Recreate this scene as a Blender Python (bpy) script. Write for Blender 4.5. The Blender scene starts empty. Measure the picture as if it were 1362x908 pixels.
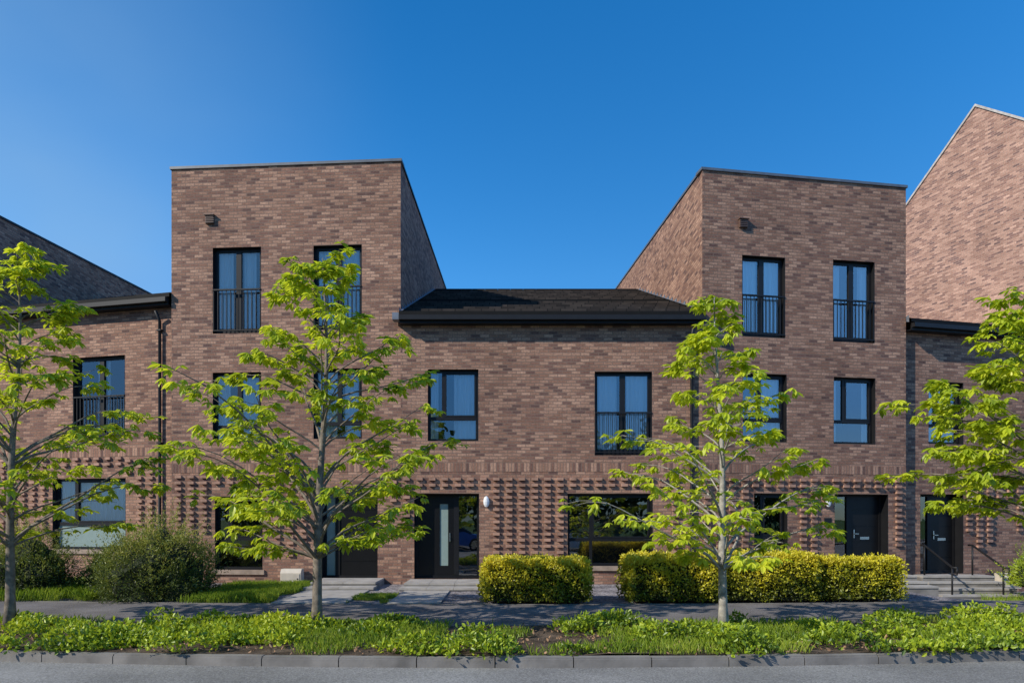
import bpy, math, random
import numpy as np
from mathutils import Vector, noise
rnd = random.Random(7)
nr = np.random.RandomState(5)
F=907.0; VX=670.0; HY=690.0; CZ=1.6; CY=-16.8
scene=bpy.context.scene
def link(o): scene.collection.objects.link(o); return o
def empty(name,loc=(0,0,0)):
    o=bpy.data.objects.new(name,None); o.empty_display_size=.3; link(o); return o
# ------------------------------------------------------------------ materials
def newmat(name):
    m=bpy.data.materials.new(name); m.use_nodes=True
    nt=m.node_tree; nt.nodes.clear()
    out=nt.nodes.new('ShaderNodeOutputMaterial')
    return m,nt,out
def N(nt,t,**kw):
    n=nt.nodes.new(t)
    for k,v in kw.items(): setattr(n,k,v)
    return n
def ramp(nt,stops):
    r=nt.nodes.new('ShaderNodeValToRGB'); e=r.color_ramp.elements
    while len(e)<len(stops): e.new(.5)
    for i,(p,c) in enumerate(stops):
        e[i].position=p; e[i].color=(c[0],c[1],c[2],1)
    return r
def simple(name,col,rough=.6,metal=0,noise_amt=.25,scale=6,bump=.0,spec=.5):
    m,nt,out=newmat(name); L=nt.links
    p=N(nt,'ShaderNodeBsdfPrincipled'); p.inputs['Roughness'].default_value=rough; p.inputs['Metallic'].default_value=metal
    p.inputs['Specular IOR Level'].default_value=spec
    tc=N(nt,'ShaderNodeTexCoord'); nz=N(nt,'ShaderNodeTexNoise'); nz.inputs['Scale'].default_value=scale; nz.inputs['Detail'].default_value=6
    L.new(tc.outputs['Object'],nz.inputs['Vector'])
    a=[c*(1-noise_amt) for c in col]; b=[min(1,c*(1+noise_amt)) for c in col]
    r=ramp(nt,[(.3,a),(.7,b)]); L.new(nz.outputs['Fac'],r.inputs['Fac']); L.new(r.outputs['Color'],p.inputs['Base Color'])
    if bump>0:
        n2=N(nt,'ShaderNodeTexNoise'); n2.inputs['Scale'].default_value=scale*12; n2.inputs['Detail'].default_value=4
        L.new(tc.outputs['Object'],n2.inputs['Vector'])
        bp=N(nt,'ShaderNodeBump'); bp.inputs['Strength'].default_value=bump; bp.inputs['Distance'].default_value=.008
        L.new(n2.outputs['Fac'],bp.inputs['Height']); L.new(bp.outputs['Normal'],p.inputs['Normal'])
    L.new(p.outputs[0],out.inputs[0]); return m
def brickmat(name,c1,c2,cm,tint=1.0,bw=.225,rh=.075):
    m,nt,out=newmat(name); L=nt.links
    p=N(nt,'ShaderNodeBsdfPrincipled'); p.inputs['Roughness'].default_value=.85; p.inputs['Specular IOR Level'].default_value=.15
    uv=N(nt,'ShaderNodeTexCoord')
    nd=N(nt,'ShaderNodeTexNoise'); nd.inputs['Scale'].default_value=9; L.new(uv.outputs['UV'],nd.inputs['Vector'])
    mp=N(nt,'ShaderNodeVectorMath',operation='SCALE'); L.new(nd.outputs['Color'],mp.inputs[0]); mp.inputs['Scale'].default_value=.010
    ad=N(nt,'ShaderNodeVectorMath',operation='ADD'); L.new(uv.outputs['UV'],ad.inputs[0]); L.new(mp.outputs[0],ad.inputs[1])
    b=N(nt,'ShaderNodeTexBrick'); b.offset=.5; b.squash=1
    b.inputs['Scale'].default_value=1; b.inputs['Brick Width'].default_value=bw; b.inputs['Row Height'].default_value=rh
    b.inputs['Mortar Size'].default_value=.009; b.inputs['Mortar Smooth'].default_value=.15; b.inputs['Bias'].default_value=0
    b.inputs['Color1'].default_value=(0,0,0,1); b.inputs['Color2'].default_value=(1,1,1,1); b.inputs['Mortar'].default_value=(.5,.5,.5,1)
    L.new(ad.outputs[0],b.inputs['Vector'])
    rr=ramp(nt,[(0,[c1[0]*.5,c1[1]*.54,c1[2]*.66]),(.15,[c1[0]*.8,c1[1]*.8,c1[2]*.88]),(.35,c1),(.68,c2),(.9,[c2[0]*1.08,c2[1]*1.1,c2[2]*1.1]),(1,[c2[0]*1.3,c2[1]*1.35,c2[2]*1.35])])
    L.new(b.outputs['Color'],rr.inputs['Fac'])
    n1=N(nt,'ShaderNodeTexNoise'); n1.inputs['Scale'].default_value=26; n1.inputs['Detail'].default_value=6; n1.inputs['Roughness'].default_value=.7; L.new(uv.outputs['UV'],n1.inputs['Vector'])
    r1=ramp(nt,[(.3,(.55,.53,.53)),(.7,(1.34,1.34,1.34))]); L.new(n1.outputs['Fac'],r1.inputs['Fac'])
    n2=N(nt,'ShaderNodeTexNoise'); n2.inputs['Scale'].default_value=.7; n2.inputs['Detail'].default_value=6; L.new(uv.outputs['UV'],n2.inputs['Vector'])
    r2=ramp(nt,[(.3,(.84*tint,.83*tint,.83*tint)),(.7,(1.12*tint,1.12*tint,1.12*tint))]); L.new(n2.outputs['Fac'],r2.inputs['Fac'])
    m1=N(nt,'ShaderNodeMix',data_type='RGBA',blend_type='MULTIPLY'); m1.inputs[0].default_value=1
    L.new(rr.outputs['Color'],m1.inputs[6]); L.new(r1.outputs['Color'],m1.inputs[7])
    mm=N(nt,'ShaderNodeMix',data_type='RGBA'); L.new(b.outputs['Fac'],mm.inputs[0]); L.new(m1.outputs[2],mm.inputs[6]); mm.inputs[7].default_value=(*cm,1)
    m2=N(nt,'ShaderNodeMix',data_type='RGBA',blend_type='MULTIPLY'); m2.inputs[0].default_value=1
    L.new(mm.outputs[2],m2.inputs[6]); L.new(r2.outputs['Color'],m2.inputs[7])
    L.new(m2.outputs[2],p.inputs['Base Color'])
    inv=N(nt,'ShaderNodeMath',operation='SUBTRACT'); inv.inputs[0].default_value=1; L.new(b.outputs['Fac'],inv.inputs[1])
    a2=N(nt,'ShaderNodeMath',operation='MULTIPLY_ADD'); L.new(n1.outputs['Fac'],a2.inputs[0]); a2.inputs[1].default_value=.35; L.new(inv.outputs[0],a2.inputs[2])
    bp=N(nt,'ShaderNodeBump'); bp.inputs['Strength'].default_value=.5; bp.inputs['Distance'].default_value=.007
    L.new(a2.outputs[0],bp.inputs['Height']); L.new(bp.outputs['Normal'],p.inputs['Normal'])
    L.new(p.outputs[0],out.inputs[0]); return m
C1=(.275,.148,.100); C2=(.375,.217,.148); CM=(.20,.138,.105)
M_brick=brickmat('brick',C1,C2,CM)
M_brick2=brickmat('brick_far',(.33,.185,.14),(.45,.27,.205),(.36,.26,.21))
M_stud=simple('stud_brick',(.36,.205,.14),.85,noise_amt=.35,scale=5,bump=.4)
M_soldier=brickmat('soldier_brick',C1,C2,CM,bw=.075,rh=.30)
M_black=simple('black_frame',(.010,.010,.011),.45,noise_amt=.15,spec=.3)
M_blackm=simple('black_metal',(.012,.012,.013),.5,noise_amt=.15,spec=.3)
M_door=simple('black_door',(.007,.007,.008),.35,noise_amt=.1,spec=.3)
M_coping=simple('grey_coping',(.13,.14,.15),.45,metal=.3,noise_amt=.15)
M_lead=simple('lead_flashing',(.17,.19,.22),.5,metal=.2,noise_amt=.2)
M_room=simple('room_dark',(.05,.047,.043),.9)
M_sill=simple('stone_sill',(.30,.225,.165),.8,bump=.2)
M_steel=simple('steel',(.6,.6,.6),.25,metal=1,noise_amt=.05)
M_white=simple('white_plastic',(.75,.75,.74),.4,noise_amt=.05)
M_conc=simple('concrete',(.19,.175,.155),.85,noise_amt=.35,scale=3,bump=.3)
M_slab=simple('paving_slab',(.34,.315,.28),.85,noise_amt=.2,scale=4,bump=.3)
M_beige=simple('meter_box_grp',(.55,.48,.38),.6,noise_amt=.1)
M_brown=simple('vent_brown',(.12,.07,.05),.6)
def tilemat():
    m,nt,out=newmat('roof_tile'); L=nt.links
    p=N(nt,'ShaderNodeBsdfPrincipled'); p.inputs['Roughness'].default_value=.75; p.inputs['Specular IOR Level'].default_value=.2
    uv=N(nt,'ShaderNodeTexCoord'); b=N(nt,'ShaderNodeTexBrick'); b.inputs['Scale'].default_value=1
    b.inputs['Brick Width'].default_value=.33; b.inputs['Row Height'].default_value=.55; b.inputs['Mortar Size'].default_value=.012
    b.inputs['Color1'].default_value=(.022,.018,.016,1); b.inputs['Color2'].default_value=(.05,.041,.036,1); b.inputs['Mortar'].default_value=(.006,.006,.006,1)
    L.new(uv.outputs['UV'],b.inputs['Vector']); 
    n2=N(nt,'ShaderNodeTexNoise'); n2.inputs['Scale'].default_value=3; n2.inputs['Detail'].default_value=8; L.new(uv.outputs['UV'],n2.inputs['Vector'])
    r2=ramp(nt,[(.3,(.7,.7,.7)),(.75,(1.4,1.35,1.25))]); L.new(n2.outputs['Fac'],r2.inputs['Fac'])
    m2=N(nt,'ShaderNodeMix',data_type='RGBA',blend_type='MULTIPLY'); m2.inputs[0].default_value=1
    L.new(b.outputs['Color'],m2.inputs[6]); L.new(r2.outputs['Color'],m2.inputs[7]); L.new(m2.outputs[2],p.inputs['Base Color'])
    L.new(p.outputs[0],out.inputs[0]); return m
M_tile=tilemat()
def glassmat(name,base=.24,tint=(.92,.95,.96)):
    m,nt,out=newmat(name); L=nt.links
    t=N(nt,'ShaderNodeBsdfTransparent'); t.inputs[0].default_value=(*tint,1)
    g=N(nt,'ShaderNodeBsdfGlossy'); g.inputs['Roughness'].default_value=.0; g.inputs['Color'].default_value=(1,1,1,1)
    tc=N(nt,'ShaderNodeTexCoord'); nz=N(nt,'ShaderNodeTexNoise'); nz.inputs['Scale'].default_value=1.3; L.new(tc.outputs['Object'],nz.inputs['Vector'])
    bp=N(nt,'ShaderNodeBump'); bp.inputs['Strength'].default_value=.12; bp.inputs['Distance'].default_value=.02; L.new(nz.outputs['Fac'],bp.inputs['Height']); L.new(bp.outputs['Normal'],g.inputs['Normal'])
    fr=N(nt,'ShaderNodeFresnel'); fr.inputs[0].default_value=1.5
    a=N(nt,'ShaderNodeMath',operation='ADD'); a.inputs[1].default_value=base; a.use_clamp=True; L.new(fr.outputs[0],a.inputs[0])
    mx=N(nt,'ShaderNodeMixShader'); L.new(a.outputs[0],mx.inputs[0]); L.new(t.outputs[0],mx.inputs[1]); L.new(g.outputs[0],mx.inputs[2])
    L.new(mx.outputs[0],out.inputs[0]); return m
M_glass=glassmat('window_glass',.17)
M_frost=simple('frosted_glass',(.24,.31,.28),.25,noise_amt=.05)
def curtmat():
    m,nt,out=newmat('curtain'); L=nt.links
    d=N(nt,'ShaderNodeBsdfDiffuse'); d.inputs[0].default_value=(.85,.85,.86,1)
    t=N(nt,'ShaderNodeBsdfTranslucent'); t.inputs[0].default_value=(.5,.5,.5,1)
    mx=N(nt,'ShaderNodeMixShader'); mx.inputs[0].default_value=.08; L.new(d.outputs[0],mx.inputs[1]); L.new(t.outputs[0],mx.inputs[2]); L.new(mx.outputs[0],out.inputs[0]); return m
M_curt=curtmat()
def leafmat(name,stops,trans=.35,nscale=1.5,zgrad=None,gloss=.04,k=1.0):
    m,nt,out=newmat(name); L=nt.links
    g=N(nt,'ShaderNodeNewGeometry'); tc=N(nt,'ShaderNodeTexCoord')
    nz=N(nt,'ShaderNodeTexNoise'); nz.inputs['Scale'].default_value=nscale; nz.inputs['Detail'].default_value=3; L.new(tc.outputs['Object'],nz.inputs['Vector'])
    a=N(nt,'ShaderNodeMath',operation='MULTIPLY_ADD'); L.new(g.outputs['Random Per Island'],a.inputs[0]); a.inputs[1].default_value=.5; 
    b=N(nt,'ShaderNodeMath',operation='MULTIPLY_ADD'); L.new(nz.outputs['Fac'],b.inputs[0]); b.inputs[1].default_value=1.3; b.inputs[2].default_value=-.4
    L.new(b.outputs[0],a.inputs[2]); fac=a.outputs[0]
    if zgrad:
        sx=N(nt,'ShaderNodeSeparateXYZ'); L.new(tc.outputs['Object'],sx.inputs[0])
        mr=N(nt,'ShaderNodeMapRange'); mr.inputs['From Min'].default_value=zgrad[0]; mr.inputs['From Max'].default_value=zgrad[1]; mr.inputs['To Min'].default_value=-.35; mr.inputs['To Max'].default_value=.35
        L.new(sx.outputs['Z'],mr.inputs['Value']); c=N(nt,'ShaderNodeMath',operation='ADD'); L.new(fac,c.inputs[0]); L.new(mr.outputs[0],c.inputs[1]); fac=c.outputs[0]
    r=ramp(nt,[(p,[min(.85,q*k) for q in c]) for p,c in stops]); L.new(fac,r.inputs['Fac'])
    d=N(nt,'ShaderNodeBsdfDiffuse'); L.new(r.outputs['Color'],d.inputs[0])
    t=N(nt,'ShaderNodeBsdfTranslucent'); hs=N(nt,'ShaderNodeHueSaturation'); hs.inputs['Hue'].default_value=.485; hs.inputs['Value'].default_value=1.6; L.new(r.outputs['Color'],hs.inputs['Color']); L.new(hs.outputs[0],t.inputs[0])
    mx=N(nt,'ShaderNodeMixShader'); mx.inputs[0].default_value=trans; L.new(d.outputs[0],mx.inputs[1]); L.new(t.outputs[0],mx.inputs[2])
    gl=N(nt,'ShaderNodeBsdfGlossy'); gl.inputs['Roughness'].default_value=.45
    m2=N(nt,'ShaderNodeMixShader'); m2.inputs[0].default_value=gloss; L.new(mx.outputs[0],m2.inputs[1]); L.new(gl.outputs[0],m2.inputs[2])
    L.new(m2.outputs[0],out.inputs[0]); return m
M_leafA=leafmat('tree_leaf',[(0,(.13,.20,.012)),(.4,(.30,.38,.016)),(.7,(.46,.52,.025)),(1,(.60,.62,.05))],.45,k=1.1)
M_leafB=leafmat('tree_leaf_fresh',[(0,(.16,.23,.014)),(.4,(.34,.42,.02)),(.7,(.50,.55,.03)),(1,(.63,.64,.06))],.45,k=1.12)
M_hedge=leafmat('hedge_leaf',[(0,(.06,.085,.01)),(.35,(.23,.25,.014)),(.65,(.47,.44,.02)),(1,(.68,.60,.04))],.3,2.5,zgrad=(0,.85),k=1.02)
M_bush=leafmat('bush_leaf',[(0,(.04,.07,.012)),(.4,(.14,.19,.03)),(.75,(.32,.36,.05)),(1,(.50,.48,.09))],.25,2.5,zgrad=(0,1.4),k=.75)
M_cover=leafmat('ground_cover_leaf',[(0,(.04,.08,.012)),(.3,(.15,.24,.016)),(.6,(.36,.46,.022)),(1,(.56,.6,.045))],.3,1.1,k=.95)
M_grass=leafmat('grass_blade',[(0,(.09,.16,.015)),(.5,(.24,.35,.022)),(1,(.45,.5,.07))],.3,1.2,k=.88)
M_far=leafmat('far_leaf',[(0,(.02,.04,.01)),(.5,(.05,.085,.015)),(1,(.10,.15,.03))],.2,.3)
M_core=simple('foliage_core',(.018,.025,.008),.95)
M_bark=simple('bark',(.19,.155,.12),.9,noise_amt=.45,scale=14,bump=.8)
M_bark2=simple('bark_pale',(.34,.31,.26),.9,noise_amt=.4,scale=14,bump=.8)
def groundmat(name,stops,scale=3,scale2=60,bump=.5,rough=.95,dist=.02,voro=None):
    m,nt,out=newmat(name); L=nt.links
    p=N(nt,'ShaderNodeBsdfPrincipled'); p.inputs['Roughness'].default_value=rough; p.inputs['Specular IOR Level'].default_value=.12
    tc=N(nt,'ShaderNodeTexCoord')
    n1=N(nt,'ShaderNodeTexNoise'); n1.inputs['Scale'].default_value=scale; n1.inputs['Detail'].default_value=8; L.new(tc.outputs['Object'],n1.inputs['Vector'])
    n2=N(nt,'ShaderNodeTexNoise'); n2.inputs['Scale'].default_value=scale2; n2.inputs['Detail'].default_value=4; L.new(tc.outputs['Object'],n2.inputs['Vector'])
    h=n2.outputs['Fac']
    if voro:
        v=N(nt,'ShaderNodeTexVoronoi'); v.inputs['Scale'].default_value=voro; L.new(tc.outputs['Object'],v.inputs['Vector'])
        bw=N(nt,'ShaderNodeRGBToBW'); L.new(v.outputs['Color'],bw.inputs[0]); h=bw.outputs[0]
    a=N(nt,'ShaderNodeMath',operation='MULTIPLY_ADD'); L.new(h,a.inputs[0]); a.inputs[1].default_value=.6
    b=N(nt,'ShaderNodeMath',operation='MULTIPLY_ADD'); L.new(n1.outputs['Fac'],b.inputs[0]); b.inputs[1].default_value=.9; b.inputs[2].default_value=-.25; L.new(b.outputs[0],a.inputs[2])
    r=ramp(nt,stops); L.new(a.outputs[0],r.inputs['Fac']); L.new(r.outputs['Color'],p.inputs['Base Color'])
    bp=N(nt,'ShaderNodeBump'); bp.inputs['Strength'].default_value=bump; bp.inputs['Distance'].default_value=dist; L.new(n2.outputs['Fac'],bp.inputs['Height']); L.new(bp.outputs['Normal'],p.inputs['Normal'])
    L.new(p.outputs[0],out.inputs[0]); return m
M_road=groundmat('asphalt',[(.2,(.13,.125,.115)),(.5,(.205,.198,.184)),(.8,(.31,.30,.28))],.6,90,.3,dist=.004,voro=70)
M_pave=groundmat('pavement_asphalt',[(.2,(.085,.077,.075)),(.5,(.15,.136,.13)),(.8,(.23,.21,.2))],1.2,120,.3,dist=.003,voro=110)
M_soil=groundmat('soil_mulch',[(.2,(.03,.022,.016)),(.5,(.085,.062,.044)),(.8,(.2,.15,.11))],3,40,.8,dist=.02)
M_gravel=groundmat('gravel',[(.15,(.04,.037,.037)),(.45,(.17,.152,.15)),(.8,(.42,.38,.37))],1.5,60,.8,dist=.015,voro=28)
M_gnd=groundmat('grass_ground',[(.2,(.03,.05,.012)),(.5,(.06,.10,.02)),(.8,(.10,.15,.03))],.4,20,.5)
# ------------------------------------------------------------------ mesh builder
class MB:
    def __init__(s): s.v=[]; s.f=[]; s.uv=[]
    def poly(s,p,uv=None):
        n=len(s.v); s.v+=[tuple(q) for q in p]; s.f.append(tuple(range(n,n+len(p)))); s.uv+=(uv if uv else [(q[0],q[2]) for q in p])
    def box(s,fn,a0,a1,b0,b1,c0,c1):
        P=[[[fn(a,b,c) for c in (c0,c1)] for b in (b0,b1)] for a in (a0,a1)]
        s.poly([P[0][0][1],P[1][0][1],P[1][1][1],P[0][1][1]],[(a0,b0),(a1,b0),(a1,b1),(a0,b1)])
        s.poly([P[1][0][0],P[0][0][0],P[0][1][0],P[1][1][0]],[(a1,b0),(a0,b0),(a0,b1),(a1,b1)])
        s.poly([P[0][0][0],P[0][0][1],P[0][1][1],P[0][1][0]],[(c0,b0),(c1,b0),(c1,b1),(c0,b1)])
        s.poly([P[1][0][1],P[1][0][0],P[1][1][0],P[1][1][1]],[(c1,b0),(c0,b0),(c0,b1),(c1,b1)])
        s.poly([P[0][1][1],P[1][1][1],P[1][1][0],P[0][1][0]],[(a0,c1),(a1,c1),(a1,c0),(a0,c0)])
        s.poly([P[0][0][0],P[1][0][0],P[1][0][1],P[0][0][1]],[(a0,c0),(a1,c0),(a1,c1),(a0,c1)])
    def wbox(s,x0,x1,y0,y1,z0,z1): s.box(lambda a,b,c:(a,c,b),x0,x1,z0,z1,y1,y0)
    def tube(s,pts,rad,n=8,cap=True):
        pts=[Vector(p) for p in pts]; base=len(s.v); prev=None
        for i,p in enumerate(pts):
            d=(pts[min(i+1,len(pts)-1)]-pts[max(i-1,0)]).normalized()
            if prev is None:
                up=Vector((0,0,1)) if abs(d.z)<.9 else Vector((1,0,0)); a=d.cross(up).normalized()
            else: a=(prev-d*prev.dot(d)).normalized()
            prev=a; b=d.cross(a); r=rad[i] if isinstance(rad,(list,tuple)) else rad
            for k in range(n):
                t=2*math.pi*k/n; s.v.append(tuple(p+(a*math.cos(t)+b*math.sin(t))*r))
        for i in range(len(pts)-1):
            for k in range(n):
                k2=(k+1)%n; s.f.append((base+i*n+k,base+i*n+k2,base+(i+1)*n+k2,base+(i+1)*n+k)); s.uv+=[(0,0)]*4
        if cap:
            s.f.append(tuple(base+k for k in range(n))[::-1]); s.uv+=[(0,0)]*n
            e=base+(len(pts)-1)*n; s.f.append(tuple(e+k for k in range(n))); s.uv+=[(0,0)]*n
    def obj(s,name,mat,parent=None,smooth=False):
        if not s.f: return None
        me=bpy.data.meshes.new(name); me.from_pydata(s.v,[],s.f)
        uvl=me.uv_layers.new(name='UVMap'); uvl.data.foreach_set('uv',np.array(s.uv,dtype=np.float32).ravel())
        me.materials.append(mat)
        if smooth: me.polygons.foreach_set('use_smooth',[True]*len(me.polygons))
        me.update(); o=bpy.data.objects.new(name,me); link(o)
        if parent: o.parent=parent
        return o
# ------------------------------------------------------------------ facade frame
class Fac:
    def __init__(s,x0,d0,x1,d1):
        s.p0=(x0,d0+CY); s.p1=(x1,d1+CY); dx=x1-x0; dy=d1-d0; s.L=math.hypot(dx,dy); s.t=(dx/s.L,dy/s.L); s.n=(s.t[1],-s.t[0])
        s.holes=[]; s.part={}
        s.off=rnd.uniform(0,3)
    def w(s,u,z,n): return (s.p0[0]+s.t[0]*u+s.n[0]*n, s.p0[1]+s.t[1]*u+s.n[1]*n, z)
    def u(s,px):
        k=(px-VX)/F; return (k*(s.p0[1]-CY)-s.p0[0])/(s.t[0]-k*s.t[1])
    def z(s,px,py):
        u=s.u(px); d=s.p0[1]+s.t[1]*u-CY; return CZ+(HY-py)/F*d
    def rect(s,x0,y0,x1,y1):
        xm=(x0+x1)/2; return (s.u(x0),s.u(x1),s.z(xm,y1),s.z(xm,y0))
    def mb(s,k):
        if k not in s.part: s.part[k]=MB()
        return s.part[k]
    def box(s,k,u0,u1,z0,z1,n0,n1): s.mb(k).box(lambda a,b,c:s.w(a,b,c),u0,u1,z0,z1,min(n0,n1),max(n0,n1))
    def wall(s,zb,zt,u0=0,u1=None):
        u1=s.L if u1 is None else u1
        us=sorted({u0,u1}|{h[0] for h in s.holes}|{h[1] for h in s.holes}); zs=sorted({zb,zt}|{h[2] for h in s.holes}|{h[3] for h in s.holes})
        m=s.mb('brick_wall')
        for a,b in zip(us,us[1:]):
            for c,d in zip(zs,zs[1:]):
                um=(a+b)/2; zm=(c+d)/2
                if any(h[0]<um<h[1] and h[2]<zm<h[3] for h in s.holes): continue
                m.poly([s.w(a,c,0),s.w(b,c,0),s.w(b,d,0),s.w(a,d,0)],[(s.off+a,c),(s.off+b,c),(s.off+b,d),(s.off+a,d)])
    def lining(s,h,rev,key='window_reveals',t=.012):
        u0,u1,z0,z1=h; m=s.mb(key)
        w=s.w
        m.poly([w(u0,z0,.004),w(u0,z0,-rev),w(u0,z1,-rev),w(u0,z1,.004)])
        m.poly([w(u1,z0,-rev),w(u1,z0,.004),w(u1,z1,.004),w(u1,z1,-rev)])
        m.poly([w(u0,z1,-rev),w(u1,z1,-rev),w(u1,z1,.004),w(u0,z1,.004)])
        m.poly([w(u0,z0,.004),w(u1,z0,.004),w(u1,z0,-rev),w(u0,z0,-rev)])
    def room(s,h,n0,depth=1.1):
        u0,u1,z0,z1=h; m=s.mb('room_interior'); w=s.w; n1=n0-depth
        m.poly([w(u0,z0,n1),w(u1,z0,n1),w(u1,z1,n1),w(u0,z1,n1)])
        m.poly([w(u0,z0,n0),w(u0,z0,n1),w(u0,z1,n1),w(u0,z1,n0)]); m.poly([w(u1,z0,n1),w(u1,z0,n0),w(u1,z1,n0),w(u1,z1,n1)])
        m.poly([w(u0,z1,n0),w(u0,z1,n1),w(u1,z1,n1),w(u1,z1,n0)]); m.poly([w(u0,z0,n1),w(u0,z0,n0),w(u1,z0,n0),w(u1,z0,n1)])
    def glass(s,u0,u1,z0,z1,n): s.mb('glass').poly([s.w(u0,z0,n),s.w(u1,z0,n),s.w(u1,z1,n),s.w(u0,z1,n)])
    def curtain(s,u0,u1,z0,z1,n,amp=.024,per=.13):
        m=s.mb('curtains'); k=max(6,int((u1-u0)/per*8)); pv=None
        ph=rnd.uniform(0,6)
        for i in range(k+1):
            u=u0+(u1-u0)*i/k; o=amp*(math.sin(ph+2*math.pi*(u-u0)/per+.8*math.sin(u*9))+.3*math.sin(u*23))
            c=(s.w(u,z0,n+o),s.w(u,z1,n+o*.6))
            if pv: m.poly([pv[0],c[0],c[1],pv[1]])
            pv=c
    def frame(s,h,n,fw=.055,dp=.06):
        u0,u1,z0,z1=h; k='window_frames'
        s.box(k,u0,u0+fw,z0,z1,n,n-dp); s.box(k,u1-fw,u1,z0,z1,n,n-dp); s.box(k,u0+fw,u1-fw,z1-fw,z1,n,n-dp); s.box(k,u0+fw,u1-fw,z0,z0+fw,n,n-dp)
    def french(s,x0,y0,x1,y1,cur=((0,.45),(.55,1)),rail=True):
        h=s.rect(x0,y0,x1,y1); s.holes.append(h); rev=.12; u0,u1,z0,z1=h
        s.lining(h,rev); n=-rev; s.frame(h,n,.08); um=(u0+u1)/2
        s.box('window_frames',um-.065,um+.065,z0+.08,z1-.08,n+.01,n-.06)
        for a,b in ((u0+.08,um-.065),(um+.065,u1-.08)):
            s.box('window_frames',a,b,z0+.08,z0+.15,n-.005,n-.055)
            s.glass(a,b,z0+.15,z1-.08,n-.03)
        s.room(h,n-.061)
        for a,b in cur: s.curtain(u0+(u1-u0)*a+.01,u0+(u1-u0)*b-.01,z0+.02,z1-.02,n-.11)
        if rail:
            zr=z0+(z1-z0)*.50; k='juliet_balcony'
            s.box(k,u0+.005,u1-.005,zr,zr+.035,.02,-.03); s.box(k,u0+.005,u1-.005,z0+.06,z0+.085,.012,-.022)
            nb=int((u1-u0)/.105)
            for i in range(nb+1):
                uu=u0+.02+(u1-u0-.04)*i/nb; s.box(k,uu-.008,uu+.008,z0+.085,zr,.002,-.012)
    def casement(s,x0,y0,x1,y1,tr=.34,mul=.3,full=False,cur=(),frost=False,low=True,sill=False):
        h=s.rect(x0,y0,x1,y1); s.holes.append(h); rev=.12; u0,u1,z0,z1=h; W=u1-u0; H=z1-z0
        s.lining(h,rev); n=-rev; s.frame(h,n,.06); k='window_frames'
        zt=z0+H*tr; um=u0+W*mul
        s.box(k,u0+.06,u1-.06,zt-.04,zt+.04,n+.006,n-.055)
        s.box(k,um-.035,um+.035,zt+.04,z1-.06,n+.004,n-.055)
        if full: s.box(k,um-.035,um+.035,z0+.06,zt-.04,n+.004,n-.055)
        a,b=um+.035,u1-.06
        s.box(k,a,a+.04,zt+.04,z1-.06,n+.012,n-.05); s.box(k,b-.04,b,zt+.04,z1-.06,n+.012,n-.05)
        s.box(k,a+.04,b-.04,zt+.04,zt+.08,n+.012,n-.05); s.box(k,a+.04,b-.04,z1-.1,z1-.06,n+.012,n-.05)
        if frost: s.mb('frosted_pane').poly([s.w(u0+.05,z0+.05,n-.03),s.w(u1-.05,z0+.05,n-.03),s.w(u1-.05,zt-.035,n-.03),s.w(u0+.05,zt-.035,n-.03)]); s.glass(u0+.05,u1-.05,zt,z1-.05,n-.032)
        else: s.glass(u0+.05,u1-.05,z0+.05,z1-.05,n-.03)
        s.room(h,n-.061)
        for a,b in cur: s.curtain(u0+W*a+.01,u0+W*b-.01,z0+.02,z1-.02,n-.11)
        if sill: s.box('stone_sill',u0-.06,u1+.06,z0-.12,z0-.004,.05,-.10)
    def doorway(s,x0,y0,x1,y1,door=(0,.62),strip=None,side=(.7,1.),plate=True,rev=.25,sidecol='glass'):
        h=s.rect(x0,y0,x1,y1); s.holes.append(h); u0,u1,z0,z1=h; W=u1-u0; s.lining(h,rev); n=-rev
        s.frame(h,n,.06,.08); k='door_leaf'
        a,b=u0+W*door[0]+.06*(door[0]<=0),u0+W*door[1]-.06*(door[1]>=1)
        if strip:
            c,d=u0+W*strip[0],u0+W*strip[1]
            s.box(k,a,c,z0+.06,z1-.06,n-.02,n-.07); s.box(k,d,b,z0+.06,z1-.06,n-.02,n-.07)
            s.box(k,c,d,z0+.06,z0+.3,n-.02,n-.07); s.box(k,c,d,z1-.25,z1-.06,n-.02,n-.07)
            s.mb('frosted_pane').poly([s.w(c,z0+.3,n-.04),s.w(d,z0+.3,n-.04),s.w(d,z1-.25,n-.04),s.w(c,z1-.25,n-.04)])
        else:
            s.box(k,a,b,z0+.06,z1-.06,n-.02,n-.07)
            for q in (.2,.4,.6,.8):
                zz=z0+(z1-z0)*q; s.box(k,a+.06,b-.06,zz,zz+.012,n-.012,n-.02)
        if side:
            c,d=u0+W*side[0],u0+W*side[1]
            if side[0]>0: s.box('window_frames',b,c,z0+.06,z1-.06,n+.005,n-.08)
            if side[1]<1: s.box('window_frames',d,a,z0+.06,z1-.06,n+.005,n-.08)
            if sidecol=='glass': s.glass(max(c,u0+.06),min(d,u1-.06),z0+.06,z1-.06,n-.035)
            else: s.mb('frosted_pane').poly([s.w(max(c,u0+.06),z0+.06,n-.035),s.w(min(d,u1-.06),z0+.06,n-.035),s.w(min(d,u1-.06),z1-.06,n-.035),s.w(max(c,u0+.06),z1-.06,n-.035)])
        s.room(h,n-.09,.8)
        hz=z0+1.0
        hu=b-.1 if door[0]<=0 else a+.1
        s.box('door_handle',hu-.015,hu+.015,hz-.1,hz+.12,n+.0,n-.02); s.box('door_handle',hu-.01,hu+.11 if door[0]>0 else hu+.01,hz,hz+.02,n+.04,n+.02); s.box('door_handle',hu-.01,hu+.01,hz,hz+.02,n+.02,n)
        if plate:
            pu=(a+b)/2; s.box('letter_plate',pu-.13,pu+.13,z0+.86,z0+.93,n-.01,n-.02)
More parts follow.
